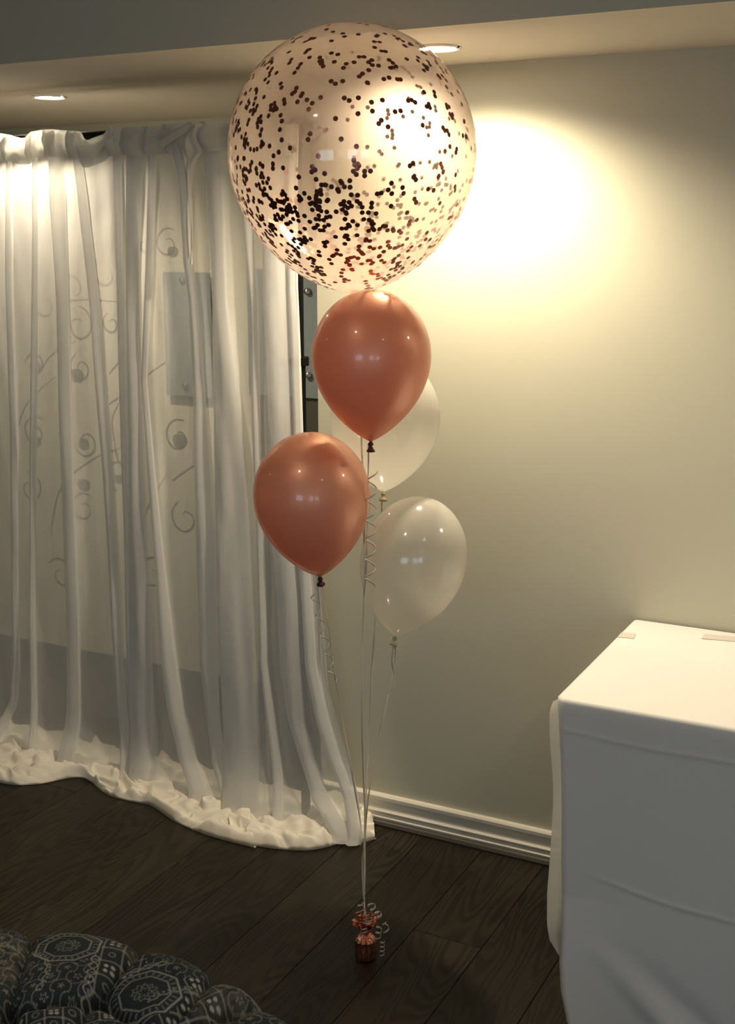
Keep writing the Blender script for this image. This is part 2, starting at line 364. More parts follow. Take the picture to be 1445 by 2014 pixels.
# ------------------------------------------------------------------ pipe stand and sheer drapes
YD = -.115
ZP = at_y(180, 258, -.065).z-.019
t = thing('backdrop_stand', 'black pipe stand holding up the white sheer drapes', 'backdrop stand', (-.172, -.10, 0))
def tube(name, p0, p1, r, m=m_black, par=t): bm = bmesh.new(); cyl(bm, p0, p1, r); return bmobj(name, bm, m, par, False)
XU = at_y(591, 700, -.105).x
tube('crossbar', (-2.05, -.065, ZP), (XU, -.065, ZP), .019)
bm = bmesh.new(); box(bm, XU-.02, XU+.02, -.118, -.045, ZP-.022, ZP+.022, .004); bmobj('corner_joint', bm, m_black, t)
bm = bmesh.new(); box(bm, -2.07, -2.03, -.118, -.045, ZP-.022, ZP+.022, .004); bmobj('corner_joint', bm, m_black, t)
zj = at_y(592, 712, -.105).z
for xx in (XU, -2.05):
    tube('upper_tube', (xx, -.105, zj), (xx, -.105, ZP+.03), .0105)
    tube('lower_tube', (xx, -.105, .008), (xx, -.105, zj), .0145)
    bm = bmesh.new(); box(bm, xx-.019, xx+.019, -.124, -.086, zj-.012, zj+.016, .004); cl_ = bmobj('clamp', bm, m_black, t); bm = bmesh.new(); cyl(bm, (xx-.034, -.105, zj), (xx-.018, -.105, zj), .009); bmobj('knob', bm, m_black, cl_)
    bm = bmesh.new(); box(bm, xx-.13, xx+.13, -.20, -.02, 0, .008, .002); bmobj('base_plate', bm, m_black, t)
adopt(t)

def band(*p): return sorted(p)      # (y, left, right) traced down the folds
A_B = [band((250, -18, -4), (900, -30, -12), (1440, -50, -22)),
       band((250, 15, 22), (600, 18, 29), (900, 22, 35), (1300, 29, 39), (1380, 22, 33), (1450, -6, 8)),
       band((250, 66, 74), (900, 60, 68), (1400, 66, 74)),
       band((250, 97, 115), (400, 102, 128), (600, 114, 133), (900, 126, 146), (1200, 134, 155), (1400, 135, 157), (1500, 130, 155)),
       band((250, 140, 152), (400, 156, 172), (600, 180, 196), (900, 203, 218), (1200, 222, 236), (1400, 236, 250), (1510, 250, 262)),
       band((250, 222, 236), (600, 232, 243), (900, 240, 249), (1500, 262, 272))]
B_B = [band((250, 257, 286), (600, 256, 274), (900, 259, 278), (1300, 262, 302), (1540, 274, 304)),
       band((250, 300, 312), (600, 290, 300), (750, 284, 294), (900, 297, 308), (1100, 314, 328), (1300, 329, 352), (1390, 342, 366), (1484, 363, 390), (1545, 392, 424)),
       band((250, 330, 352), (340, 355, 368), (414, 360, 374), (520, 366, 382), (600, 377, 392), (800, 389, 408), (1070, 395, 425), (1300, 401, 430), (1408, 414, 434), (1498, 428, 448), (1560, 455, 470))]
C_B = [band((250, 412, 440), (600, 430, 452), (900, 434, 488), (1070, 439, 497), (1300, 446, 508), (1480, 454, 516), (1590, 464, 524)),
       band((250, 470, 490), (600, 500, 514), (900, 508, 520), (1300, 524, 534), (1590, 560, 575)),
       band((250, 524, 560), (600, 531, 566), (800, 538, 572), (1062, 546, 578), (1160, 556, 590), (1300, 562, 597), (1408, 578, 604), (1480, 600, 624), (1560, 630, 660), (1620, 676, 706)),
       band((250, 574, 586), (560, 576, 586), (850, 586, 597), (1140, 602, 618), (1300, 612, 630), (1408, 634, 654), (1480, 656, 674), (1552, 686, 703), (1620, 706, 722))]
def conv(bd):     # pixel trace -> (z, xl, xr) on the drape plane, top to bottom keyed by -z
    out = []
    for y, a, b in bd:
        p = at_y(a, y, YD); q = at_y(b, y, YD); out.append((-p.z, p.x, q.x))
    return out
def edge(pp): return [(-at_y(x, y, YD).z, at_y(x, y, YD).x) for y, x in pp]
HEAD = [(-40, 262), (0, 262), (20, 266), (40, 272), (62, 270), (72, 260), (85, 256), (120, 256), (160, 259), (166, 275), (178, 276), (202, 264), (215, 253), (258, 251), (300, 250), (345, 246), (378, 241), (386, 252), (392, 254), (410, 243), (440, 240), (500, 243), (590, 246)]
def top_z(xw):
    p = None
    best = None
    for px, py in HEAD:
        q = at_y(px, py, YD)
        if best is None or q.x <= xw: best = q; p = (px, py)
    h = sorted([(at_y(a, b, YD).x, at_y(a, b, YD).z) for a, b in HEAD])
    return interp(h, xw)
def drape(label, left, right, bands, off, seed, ground, loc_x):
    t = thing('sheer_drape', label, 'curtain', (loc_x, YD, 0), 'sheer white drapes of the backdrop')
    bands = [conv(b) for b in bands]; NR = 150; rows = []; SUB = 7
    for i in range(NR+1):
        u = i/NR
        # u=0 top, u=1 floor
        zt = 2.13; zz = zt*(1-u)
        key = -zz
        xl = interp(left, key); xr = interp(right, key)
        pts = [(xl, off)]
        gd = 1.0
        prev = xl
        for kb, b in enumerate(bands):
            l = interp([(q[0], q[1]) for q in b], key); r = interp([(q[0], q[2]) for q in b], key)
            w_ = r-l; am = .6+.8*((kb*37+seed*13) % 10)/10
            d = min(.020, .25*w_+.006)
            # gap before the fold sags back a little
            pts += [(prev+(l-prev)*.33, off-.010*am), (prev+(l-prev)*.7, off-.014*am)]
            pts += [(l+w_*.3, off-.012), (r-w_*.06, off-.008), (r-w_*.02, off-.003), (r-w_*.12, off), (l+w_*.12, off+.003), (l, off+d*.5), (l+w_*.08, off+d*.95), (l+w_*.5, off+d*1.15), (r, off+d*.55), (r+w_*.25, off+.000)]
            prev = r+w_*.25
        pts += [(prev+(xr-prev)*.5, off-.010), (xr, off+.004)]
        cs = catmull(pts, SUB)
        row = []
        lo = max(0, 1-zz/.22)
        for j, (x, dd) in enumerate(cs):
            n1 = noise.noise(Vector((x*9+seed, zz*1.3, seed)))
            n2 = noise.noise(Vector((x*26+seed, zz*3.5+x*4, seed+9)))
            ztop = top_z(x)
            z = zz*ztop/2.13 if i < NR else .012
            wob = noise.noise(Vector((x*14, zz*9, seed+4)))*.006*min(1, max(0, (zz-1.7)/.4))
            dd2 = dd*(.75+.35*u)+.012*n1*min(1, (2.2-zz)*2)+.0045*n2+wob+.05*lo*lo
            row.append(Vector((x+.003*n2, YD-dd2, max(z, .012))))
        rows.append(row)
    body = grid('hanging_cloth', rows, m_sheer, t)
    # header pocket: doubled band of cloth following the same section at the top
    hr = []
    base = rows[0]
    for k in range(9):
        rr = []
        q = k/8; src = rows[int(round(q*4.6))]
        for j, p in enumerate(src):
            z0 = top_z(p.x); sag = .012*noise.noise(Vector((p.x*12, seed, 2)))
            depth = .016+.012*math.sin(PI*q)+.020*noise.noise(Vector((p.x*13, q*2.2+seed, 1)))+.008*noise.noise(Vector((p.x*34, q*4+seed, 5)))
            rr.append(Vector((p.x, p.y-depth-.004, z0+.003*math.sin(PI*q)-q*(.082+sag))))
        hr.append(rr)
    grid('rod_pocket', hr, m_pocket, t)
    if ground:
        inn, outl = ground; NU, NV = 260, 60; pr = []
        for i in range(NU+1):
            u = i/NU
            a = catv(inn, u); b = catv(outl, u); col = []
            for j in range(NV+1):
                v = j/NV
                p = a.lerp(b, v)
                wv = Vector((p.x*13+seed, p.y*20, 0)); 
                warp = Vector((noise.noise(wv), noise.noise(wv+Vector((7, 3, 1))), 0))*.9
                q1 = noise.noise(Vector((p.x*5, p.y*9, seed))+warp*.5); q2 = noise.noise(Vector((p.x*9, p.y*16, seed+5))+warp*.9)
                rid = .5+.5*math.sin(9*q1+v*9+p.x*3); rid2 = .5+.5*math.sin(11*q2+v*5)
                edgep = math.sqrt(max(0, 1-v**7)) if v < 1 else 0
                hgt = (.016+.028*rid**1.3+.007*rid2**1.3)*edgep + .055*math.exp(-v*9) 
                hem = .016*math.exp(-((v-.93)/.05)**2)
                sh = Vector((noise.noise(Vector((p.x*22, p.y*22, 3+seed))), noise.noise(Vector((p.x*22, p.y*22, 8+seed))), 0))*.005*math.sin(PI*v)
                col.append(Vector((p.x, p.y, 0))+sh+Vector((0, 0, max(.002, (hgt+hem*edgep)))))
            col.append(Vector((b.x, b.y+.012, .001)))
            pr.append(col)
        grid('puddled_hem', pr, m_pud, t)
    adopt(t); return t
def catv(P, u):
    f = u*(len(P)-1); i = min(int(f), len(P)-2); k = f-i
    a = P[max(i-1, 0)]; b = P[i]; c = P[i+1]; d = P[min(i+2, len(P)-1)]
    return .5*((2*b)+(c-a)*k+(2*a-5*b+4*c-d)*k*k+(-a+3*b-3*c+d)*k**3)
def fl(pp): return [at_z(x, y, 0) for x, y in pp]
gA = ([Vector((-1.98, -.06, 0)), Vector((-1.75, -.06, 0))]+fl([(0, 1456), (80, 1478), (150, 1492), (220, 1508), (285, 1526)]),
      [Vector((-1.98, -.33, 0)), Vector((-1.6, -.36, 0))]+fl([(0, 1541), (70, 1544), (160, 1531), (215, 1566), (300, 1586)]))
gB = (fl([(255, 1518), (330, 1532), (385, 1550), (440, 1566), (485, 1580)]), fl([(262, 1575), (300, 1588), (345, 1618), (410, 1645), (500, 1669)]))
gC = (fl([(440, 1566), (500, 1580), (560, 1590), (620, 1600), (680, 1606), (728, 1596)]), fl([(455, 1652), (520, 1668), (600, 1674), (655, 1664), (676, 1652), (705, 1660), (737, 1652)]))
drape('leftmost sheer white drape hanging under the glowing downlight', [(-2.2, -1.98), (0, -1.98)], edge([(250, 268), (900, 285), (1300, 300), (1560, 320)]),
      [[(-2.2, -1.9, -1.86), (0, -1.92, -1.87)], [(-2.2, -1.72, -1.68), (0, -1.75, -1.69)], [(-2.2, -1.55, -1.50), (0, -1.60, -1.54)], [(-2.2, -1.40, -1.37), (0, -1.45, -1.41)]] and A_B, 0.0, 1, gA, -1.4)
drape('middle sheer white drape with a twisted folded-over top corner', edge([(250, 256), (1560, 268)]), edge([(250, 418), (600, 420), (900, 440), (1300, 452), (1560, 490)]), B_B, .012, 2, gB, -.6)
drape('rightmost sheer white drape, flaring towards the balloon weight', edge([(250, 404), (600, 424), (900, 428), (1300, 440), (1580, 456)]),
      edge([(250, 592), (560, 590), (850, 598), (1000, 618), (1140, 636), (1250, 648), (1350, 656), (1450, 682), (1530, 706), (1640, 732)]), C_B, .024, 3, gC, -.3)

# twisted corner of the middle drape: a rolled tape and the cloth knot hanging from it
tb = [o for o in bpy.data.objects if o.name.startswith('sheer_drape') and 'twisted' in o['label']][0]
def pl(x, y, d=.0): p = at_y(x, y, YD-.045); p.y -= d; return p
p0, p1 = pl(329, 284, .03), pl(384, 248, .02)
ax = (p1-p0).normalized(); sd = Vector((-ax.z, 0, ax.x))
rows = []
for i in range(15):
    u = i/14; c = p0.lerp(p1, u)+Vector((0, -.004*math.sin(PI*u), 0)); hw = .0125
    rows.append([c+sd*hw*math.cos(a)+Vector((0, -.006*math.sin(a), 0)) for a in [2*PI*k/12 for k in range(12)]])
o = grid('rolled_tape', rows, m_pocket, tb, closed=True); local(tb, o)
rows = []
lefts = [(384, 249), (366, 262), (350, 272), (347, 286), (353, 300), (360, 312), (366, 322), (370, 334), (373, 352), (373, 380), (371, 420), (369, 470), (371, 520)]
rights = [(406, 243), (408, 256), (409, 270), (409, 284), (409, 296), (400, 306), (390, 316), (384, 332), (381, 354), (379, 380), (379, 420), (380, 470), (379, 520)]
for i, (a, b) in enumerate(zip(lefts, rights)):
    row = []
    for j in range(17):
        v = j/16; x = a[0]+(b[0]-a[0])*v; y = a[1]+(b[1]-a[1])*v
        fd = 1 if i < 7 else max(.1, 1-(i-7)*.2)
        row.append(pl(x, y, .010*fd+.018*fd*math.sin(PI*v)+.006*math.sin(v*11+i*.8)+.004*math.sin(v*23-i)))
    rows.append(row)
o = grid('folded_corner', rows, m_pocket, tb); local(tb, o)
sm = o.modifiers.new('s', 'SUBSURF'); sm.levels = 1; sm.render_levels = 2

# ------------------------------------------------------------------ balloons
def body_prof(r, top, bot, e=.8, n=56):
    P = []
    for i in range(n+1):
        th = PI*i/n     # 0 top
        c = math.cos(th)
        if c >= 0: P.append((max(r*math.sin(th), .0002), top*c))
        else:
            u = -c; P.append((max(r*(1-u*u)**e, r*.035), bot*c))
    return P
WT = at_z(716, 1884, 0)
def ribbon(name, pts, wd, m, par, tw0=0, twn=2.0, n=10, curl=0, face=None):
    cs = [Vector(p) for p in catmull([tuple(p) for p in pts], n)]; v = []; f = []
    for i, c in enumerate(cs):
        tg = (cs[min(i+1, len(cs)-1)]-cs[max(i-1, 0)]).normalized()
        a = tg.cross(FWD).normalized(); b = tg.cross(a).normalized()
        th = tw0+twn*2*PI*i/len(cs)
        s = a*math.cos(th)+b*math.sin(th)
        v += [c+s*wd/2, c-s*wd/2]
        if i: f.append((2*i-2, 2*i-1, 2*i+1, 2*i))
    o = mesh(name, v, f, m, par, True)
    sd_ = o.modifiers.new('thick', 'SOLIDIFY'); sd_.thickness = .0002
    return o
def spiral(name, p0, p1, r, turns, wd, m, par, phase=0, r1=None):
    p0 = Vector(p0); p1 = Vector(p1); ax = (p1-p0).normalized(); a = ax.cross(FWD).normalized(); b = ax.cross(a)
    n = int(turns*16); v = []; f = []
    for i in range(n+1):
        u = i/n; rr = r+((r1 if r1 is not None else r)-r)*u; th = phase+turns*2*PI*u
        c = p0.lerp(p1, u)+a*rr*math.cos(th)+b*rr*math.sin(th)
        v += [c+ax*wd/2, c-ax*wd/2]
        if i: f.append((2*i-2, 2*i-1, 2*i+1, 2*i))
    o = mesh(name, v, f, m, par, True); sd_ = o.modifiers.new('thick', 'SOLIDIFY'); sd_.thickness = .0002
    return o
D0 = (WT-CAM).dot(FWD)
def depth_scale(x, y, D):
    p = at_d(x, y, D); return (p-CAM).dot(zf)/FOC
def balloon(label, cat_grp, top, knot, wpx, dD, m_body, m_kn, split=.43, e=.8):
    D = D0+dD
    tp = at_d(top[0], top[1], D); kn = at_d(knot[0], knot[1], D); ax = (tp-kn); Ln = ax.length; az = ax.normalized()
    q = az.to_track_quat('Z', 'Y').to_matrix().to_4x4()
    mid = kn+ax*(1-split)
    r = wpx/2*depth_scale((top[0]+knot[0])/2, (top[1]+knot[1])/2, D)
    t = thing('balloon', label, 'balloon', kn, cat_grp)
    M = Matrix.Translation(mid) @ q
    pr = body_prof(r, Ln*split, Ln*(1-split), e)
    grid('envelope', lathe_rows(pr, 72, M)[::-1], m_body, t, closed=True)
    s = r/.137
    kp = [(.0048*s, .006), (.0042*s, 0), (.0036*s, -.002), (.0062*s, -.005), (.0066*s, -.008), (.0035*s, -.0105), (.0045*s, -.013), (.0085*s, -.019), (.0105*s, -.0225), (.0098*s, -.0235), (.0065*s, -.020), (.001, -.013)]
    tilt = Matrix.Rotation(.35, 4, 'Y')
    grid('knot', lathe_rows(kp, 24, Matrix.Translation(kn) @ q @ tilt)[::-1], m_kn, t, closed=True)
    return t, kn, M, pr, r
RT = at_d(716, 1772, D0)     # where the ribbons meet
def dd(x, y, k=0): return at_d(x, y, D0+k)
rng = random.Random(11)

tR1, kR1, *_ = balloon('upper rose gold balloon directly below the giant confetti balloon', 'rose gold balloons', (731, 570), (729, 868), 235, -.13, m_rose, m_knot, .427)
ribbon('ribbon', [dd(725, 872, -.13), dd(723, 960, -.11), dd(722, 1060, -.08), dd(718, 1150, -.06), dd(713, 1220, -.05), dd(712, 1400, -.03), dd(715, 1560, -.02), dd(717, 1680, -.005), RT], .0045, m_rib, tR1, .2, 1.6)
spiral('curled_ribbon', dd(733, 925, -.10), dd(726, 1155, -.10), .011, 6, .0045, m_rib, tR1, 0, .014)
adopt(tR1)
tR2, kR2, *_ = balloon('lower rose gold balloon, left of the ribbons and before the drape edge', 'rose gold balloons', (601, 851), (629, 1134), 230, -.05, m_rose, m_knot, .43)
ribbon('ribbon', [dd(633, 1143, -.05), dd(641, 1200, -.05), dd(650, 1270, -.04), dd(660, 1340, -.04), dd(676, 1430, -.03), dd(690, 1510, -.02), dd(704, 1590, -.01), dd(714, 1660), dd(716, 1730), RT], .0042, m_rib, tR2, .9, 1.5)
spiral('curled_ribbon', dd(617, 1165, -.06), dd(657, 1342, -.06), .010, 5, .0042, m_rib, tR2, 1.2, .009)
adopt(tR2)
tW1, kW1, *_ = balloon('pearl white balloon half hidden behind the upper rose gold balloon', 'pearl white balloons', (760, 700), (754, 967), 216, .17, m_pearl, m_knotw, .45)
ribbon('ribbon', [dd(752, 974, .17), dd(750, 1010, .17), dd(746, 1120, .15), dd(738, 1225, .13), dd(730, 1340, .10), dd(726, 1450, .06), dd(720, 1560, .02), dd(717, 1660, .01), RT], .0045, m_rib, tW1, .1, 1.2)
spiral('curled_ribbon', dd(750, 978, .15), dd(746, 1060, .15), .006, 2, .004, m_rib, tW1, 2, .004)
adopt(tW1)
tW2, kW2, *_ = balloon('lowest pearl white balloon, right of the ribbons against the bare wall', 'pearl white balloons', (842, 980), (777, 1251), 208, 0.04, m_pearl, m_knotw, .44)
ribbon('ribbon', [dd(777, 1262, .04), dd(776, 1300, .04), dd(765, 1360, .04), dd(752, 1415, .03), dd(744, 1450, .03), dd(733, 1510, .02), dd(722, 1590, .01), dd(717, 1680), RT], .004, m_rib, tW2, .3, 1.4)
ribbon('curled_ribbon', [dd(776, 1262, .03), dd(771, 1300, .03), dd(774, 1325, .03), dd(775, 1345, .03), dd(762, 1362, .02)], .006, m_rib, tW2, .1, .4)
adopt(tW2)

tG, kG, MG, prG, rG = balloon('giant clear balloon full of rose gold confetti', None, (688, 46), (697, 578), 487, 0, m_clear, m_knotw, .47, .62)
ribbon('ribbon', [dd(697, 590), dd(703, 700, .02), dd(712, 900, .05), dd(716, 1050, .03), dd(715, 1200, .01), dd(710, 1350), dd(714, 1500), dd(718, 1640), dd(712, 1690), RT], .0055, m_rib, tG, .6, 1.4)
# confetti: foil discs clinging to the skin
cm = bpy.data.meshes.new('confetti')
nv = 12; cr = .0053
cm.from_pydata([(0, 0, .0002)]+[(cr*math.cos(2*PI*k/nv), cr*math.sin(2*PI*k/nv), 0) for k in range(nv)], [], [(0, k+1, (k+1) % nv+1) for k in range(nv)]); cm.materials.append(m_conf)
prz = sorted([(z, r) for r, z in prG])
zmin, zmax = prz[0][0], prz[-1][0]
MI = MG.inverted(); camL = MI @ CAM; rgtL = (MI.to_3x3() @ RGT); fwL = (MI.to_3x3() @ FWD)
def skin(zz, th):
    r = interp(prz, zz); d = .004; rr = (interp(prz, zz+d)-interp(prz, zz-d))/(2*d)
    n = Vector((math.cos(th), math.sin(th), -rr)).normalized()
    p = Vector((r*math.cos(th), r*math.sin(th), zz))
    return p+n*.0004, n
def dens(p, n):
    side = p.dot(rgtL)/rG; hh = (p.z-zmin)/(zmax-zmin)*2-1; front = -n.dot(fwL) > 0
    d = .16
    if front:
        d += .95*math.exp(-((hh+.75)/.42)**2)*(1.0 if side < .35 else .45)
        d += .55*math.exp(-((side+.8)/.35)**2)*(1 if hh < .45 else .7)
        d += .50*math.exp(-((side+.25)/.35)**2-((hh+.42)/.22)**2)
        d += .34*math.exp(-((hh-.72)/.25)**2)
        if abs(side-.1) < .3 and -.1 < hh < .45: d *= .55
    else:
        d += .55*math.exp(-((hh+.62)/.38)**2)*(1.4 if side > 0 else .7)
    return d
fr, bk = [], []; tries = 0
while len(fr)+len(bk) < 1750 and tries < 200000:
    tries += 1
    zz = rng.uniform(zmin+.004, zmax-.001); th = rng.uniform(0, 2*PI)
    if rng.random() > interp(prz, zz)/rG+.05: continue
    p, n = skin(zz, th)
    if rng.random() > dens(p, n): continue
    cl = 1 if rng.random() < .78 else rng.choice((2, 2, 3))
    for q in range(cl):
        if q: 
            a = rng.uniform(0, 2*PI); p, n = skin(max(zmin+.004, min(zmax-.001, zz+math.sin(a)*.0085)), th+math.cos(a)*.0085/max(.03, interp(prz, zz)))
        (fr if -n.dot(fwL) > 0 else bk).append((p, n))
def place(p, n):
    R = (n+Vector((rng.uniform(-.05, .05), rng.uniform(-.05, .05), rng.uniform(-.05, .05)))).normalized().to_track_quat('Z', 'Y').to_matrix().to_4x4()
    return MG @ Matrix.Translation(p+n*rng.uniform(0, .0006)) @ R
rng.shuffle(fr)
fr.sort(key=lambda a: a[1].dot(fwL))      # nearest-facing first
for p, n in fr[:300]:
    o = bpy.data.objects.new('confetti', cm); C.objects.link(o); o.parent = tG; o.matrix_basis = place(p, n)
v, f = [], []
for p, n in fr[300:]+bk:
    Mx = place(p, n); b0 = len(v)
    v += [Mx @ q.co for q in cm.vertices]; f += [tuple(b0+i for i in pl_.vertices) for pl_ in cm.polygons]
o = mesh('confetti_scatter', v, f, m_conf, tG); o['kind'] = 'stuff'
adopt(tG)

# ------------------------------------------------------------------ foil balloon weight
t = thing('balloon_weight', 'small copper foil balloon weight with curled ribbons on the dark floor', 'balloon weight', (WT.x, WT.y, 0))
rows = []; nn = 72
bx = at_z(719, 1884, 0)
prof = [(.0005, .0), (.020, .0005), (.0245, .004), (.026, .014), (.026, .030), (.0255, .044), (.026, .054), (.022, .060), (.014, .064), (.008, .069), (.006, .073)]
for k, (r, z) in enumerate(prof):
    row = []
    for j in range(nn):
        th = 2*PI*j/nn
        fold = (.0022*math.sin(th*13+z*30)+.0014*math.sin(th*23-z*50)+.0012*noise.noise(Vector((math.cos(th)*3, math.sin(th)*3, z*60))))*min(1, r/.02)
        row.append(Vector((bx.x+(r+fold)*math.cos(th), bx.y+(r+fold)*math.sin(th), z+.0015*math.sin(th*11)*min(1, z/.05))))
    rows.append(row)
grid('foil_wrap', rows, m_foil, t, False, True)
# flared foil petals gathered round the neck
for q in range(22):
    th = 2*PI*q/22+rng.uniform(-.1, .1); ln = rng.uniform(.040, .070); lean = rng.uniform(.08, .60); wd = rng.uniform(.006, .010)
    dr = Vector((math.cos(th), math.sin(th), 0)); sd = Vector((-math.sin(th), math.cos(th), 0)); rows = []
    for i in range(7):
        u = i/6; c = Vector((bx.x, bx.y, .066))+dr*(.006+ln*lean*u**1.3)+Vector((0, 0, ln*(u-.35*u*u)))
        rows.append([c+sd*wd*(.35+.65*u)*s_+dr*.002*math.sin(s_*4+i) for s_ in (-1, -.4, .1, .6, 1)])
    grid('foil_petal', rows, m_foild, t, False)
for q in range(9):
    th = rng.uniform(0, 2*PI); r0 = rng.uniform(.006, .018); z0 = rng.uniform(.078, .112)
    spiral('curl', (bx.x+r0*math.cos(th), bx.y+r0*math.sin(th), z0), (bx.x+r0*1.3*math.cos(th), bx.y+r0*1.3*math.sin(th), z0+.016), rng.uniform(.006, .010), rng.uniform(1.2, 2.2), .006, m_foild if q % 3 else m_silver, t, q)
def wp(x, y, k=-.02): return at_d(x, y, D0+k)
spiral('curl', wp(752, 1850), wp(751, 1880), .006, 3.6, .0032, m_silver, t, 0)
spiral('curl', wp(756, 1812), wp(760, 1834), .008, 1.4, .005, m_silver, t, 1)
spiral('curl', wp(746, 1822, -.03), wp(742, 1846, -.03), .008, 2.2, .004, m_silver, t, 2)
spiral('curl', wp(708, 1776), wp(711, 1790), .008, 1.3, .003, m_rib, t, .4)
spiral('curl', wp(729, 1778), wp(735, 1790), .009, 1.3, .005, m_rib, t, 2.4)
spiral('curl', wp(741, 1792, -.03), wp(746, 1802, -.03), .008, 1.2, .006, m_silver, t, .9)
bm = bmesh.new(); cyl(bm, (bx.x, bx.y, .06), RT, .0035, .0018, 10); bmobj('ribbon_bundle', bm, m_rib, t, True)
adopt(t)

# ------------------------------------------------------------------ table and cloth
TX0, TX1, TY0, TZ = .812, 2.62, -.675, .788
t = thing('banquet_table', 'banquet table standing under the white cloth, against the wall', 'table', ((TX0+TX1)/2, TY0/2, 0))
bm = bmesh.new(); box(bm, TX0+.012, TX1-.012, TY0+.014, -.03, TZ-.035, TZ-.006, .004); bmobj('tabletop', bm, m_dark, t)
for a in (TX0+.22, TX1-.22):
    for b in (TY0+.12, -.14):
        bm = bmesh.new(); cyl(bm, (a, b, 0), (a, b, TZ-.035), .014); bmobj('leg', bm, m_black, t)
adopt(t)
tc = thing('tablecloth', 'long white tablecloth over the table on the right, reaching the floor', 'tablecloth', ((TX0+TX1)/2, TY0/2, 0))
rr = .022
def outline(n_c=14):
    """front-left rounded rectangle path of the cloth: from the wall round the left end, along the front and back to the wall"""
    P = []
    for i in range(26): P.append((TX0, -.012+(TY0+rr+.012)*i/25, -1, 0))
    for i in range(1, n_c): a = PI+PI/2*i/n_c; P.append((TX0+rr+rr*math.cos(a), TY0+rr+rr*math.sin(a), math.cos(a), math.sin(a)))
    for i in range(120): P.append((TX0+rr+(TX1-TX0-2*rr)*i/119, TY0, 0, -1))
    for i in range(1, n_c): a = 1.5*PI+PI/2*i/n_c; P.append((TX1-rr+rr*math.cos(a), TY0+rr+rr*math.sin(a), math.cos(a), math.sin(a)))
    for i in range(26): P.append((TX1, TY0+rr+(-.012-TY0-rr)*i/25, 1, 0))
    for i in range(1, 40): P.append((TX1+(TX0-TX1)*i/40, -.010, 0, .3))
    return P
OL = outline(); rows = []
def cloth_off(i, x, y, nx, ny, dz):     # outward billow at dz below the top
    k = dz/TZ; s = i/len(OL)
    o = .001+.007*(1-math.exp(-dz/.012))
    if ny < -.5: # front: slow waves that deepen to the floor
        o += k*(.012*math.sin(x*9.5+.6)+.008*math.sin(x*17+2))+.03*k*k
    elif ny == .3: return .002
    else: o += k*.008*math.sin(y*16+1)-.004*k
    return o
NZ = 210
FE = sorted((TZ-at_y(x_, y_, TY0-.01).z, at_y(x_, y_, TY0-.01).x) for x_, y_ in [(1090, 1378), (1098, 1493), (1101, 1579), (1102, 1700), (1106, 1800), (1109, 1880), (1116, 1930), (1132, 1980), (1160, 2040)])
# top sheet
top = []
cx, cy = (TX0+TX1)/2, TY0/2
for g in (0.0, .3, .6, .8, .9, .96, .985):
    top.append([Vector((cx+(x-cx)*g if g < 1 else x, cy+(y-cy)*g, TZ+.0006*noise.noise(Vector((x*8*g, y*8*g, 1))))) for x, y, *_ in OL])
top.append([Vector((x-nx*.003, y-ny*.003, TZ)) for x, y, nx, ny in OL])
top.append([Vector((x-nx*.0004, y-ny*.0004, TZ-.0012)) for x, y, nx, ny in OL])
drop = []
HEM = .075
for j in range(1, NZ+1):
    dz = (TZ-.004)*j/NZ; row = []
    for i, (x, y, nx, ny) in enumerate(OL):
        o = cloth_off(i, x, y, nx, ny, dz)
        # ironed crease lines: small ridges at two heights of the front
        for zc, am in ((.072+.015*(x-TX0)+.003*math.sin(x*14), .0016), (.405+.07*(x-TX0)+.012*math.sin(x*7), .0018*min(1, max(0, (x-TX0-.05)*9)))):
            o += am*math.exp(-((dz-zc)/.006)**2)-am*.8/(1+math.exp(-(dz-zc-.006)/.004))*math.exp(-max(0, dz-zc)/.05)*(1 if ny < -.5 and x > TX0+.09 else 0)
        cs = math.exp(-((x-TX0)/.09)**2) if ny < -.3 else 0
        kk = dz/TZ
        # the corner: cloth falls inwards near the floor at the left end, then kicks out
        z = TZ-dz
        lx = .0
        if x < TX0+.30:
            wgt = max(0, 1-(x-TX0)/.30)**1.5
            lx = wgt*(interp(FE, dz)-TX0)
            o += wgt*(.055*max(0, kk-.6)/.4+.004*math.sin(kk*5))*(ny < -.5)
        # fold rising from the floor to the right near the corner
        if ny < -.5:
            xf = TX0+.10+.28*max(0, (kk-.72)/.28); o += .022*max(0, (kk-.70)/.3)*math.exp(-((x-xf)/.05)**2)
            o -= .018*max(0, (kk-.70)/.3)*math.exp(-((x-xf-.09)/.05)**2)
        row.append(Vector((x+nx*o*.2+lx, y+ny*o, z)))
    drop.append(row)
allr = top+drop
o = grid('cloth', allr, m_table, tc, closed=True)
FLAP = []
for x_, y_ in [(1096, 1372), (1086, 1380), (1079, 1399), (1080, 1450), (1088, 1536), (1089, 1579), (1084, 1686), (1079, 1751), (1079, 1815), (1084, 1845), (1103, 1875), (1111, 1901), (1118, 1948), (1129, 1965), (1154, 2014), (1165, 2060)]:
    p = at_y(x_, y_, TY0-.02); FLAP.append(((TZ-.004-p.z)/(TZ-.03), p.x))
# loose side panel that overhangs the left corner (thin hem edge)
rows = []
for j in range(46):
    u = j/45; z = TZ-.004-u*(TZ-.03); row = []
    for k in range(12):
        v = k/11
        px_in = interp([(0, 0), (.25, .008), (.5, .010), (.62, .012), (.75, .020), (.85, .045), (1, .10)], u)
        y = TY0-.022-.012*u+.11*v; bulge = .010*math.sin(PI*min(1, u*1.6))*(1-u)+.014*math.sin(PI*u)**2
        s_x = interp(FLAP, u)
        row.append(Vector((s_x+.05*v-.002*math.sin(v*5+u*3), TY0-.014-.02*u+.10*v, z)))
    rows.append(row)
o = grid('corner_flap', rows, m_tableside, tc)
adopt(tc)
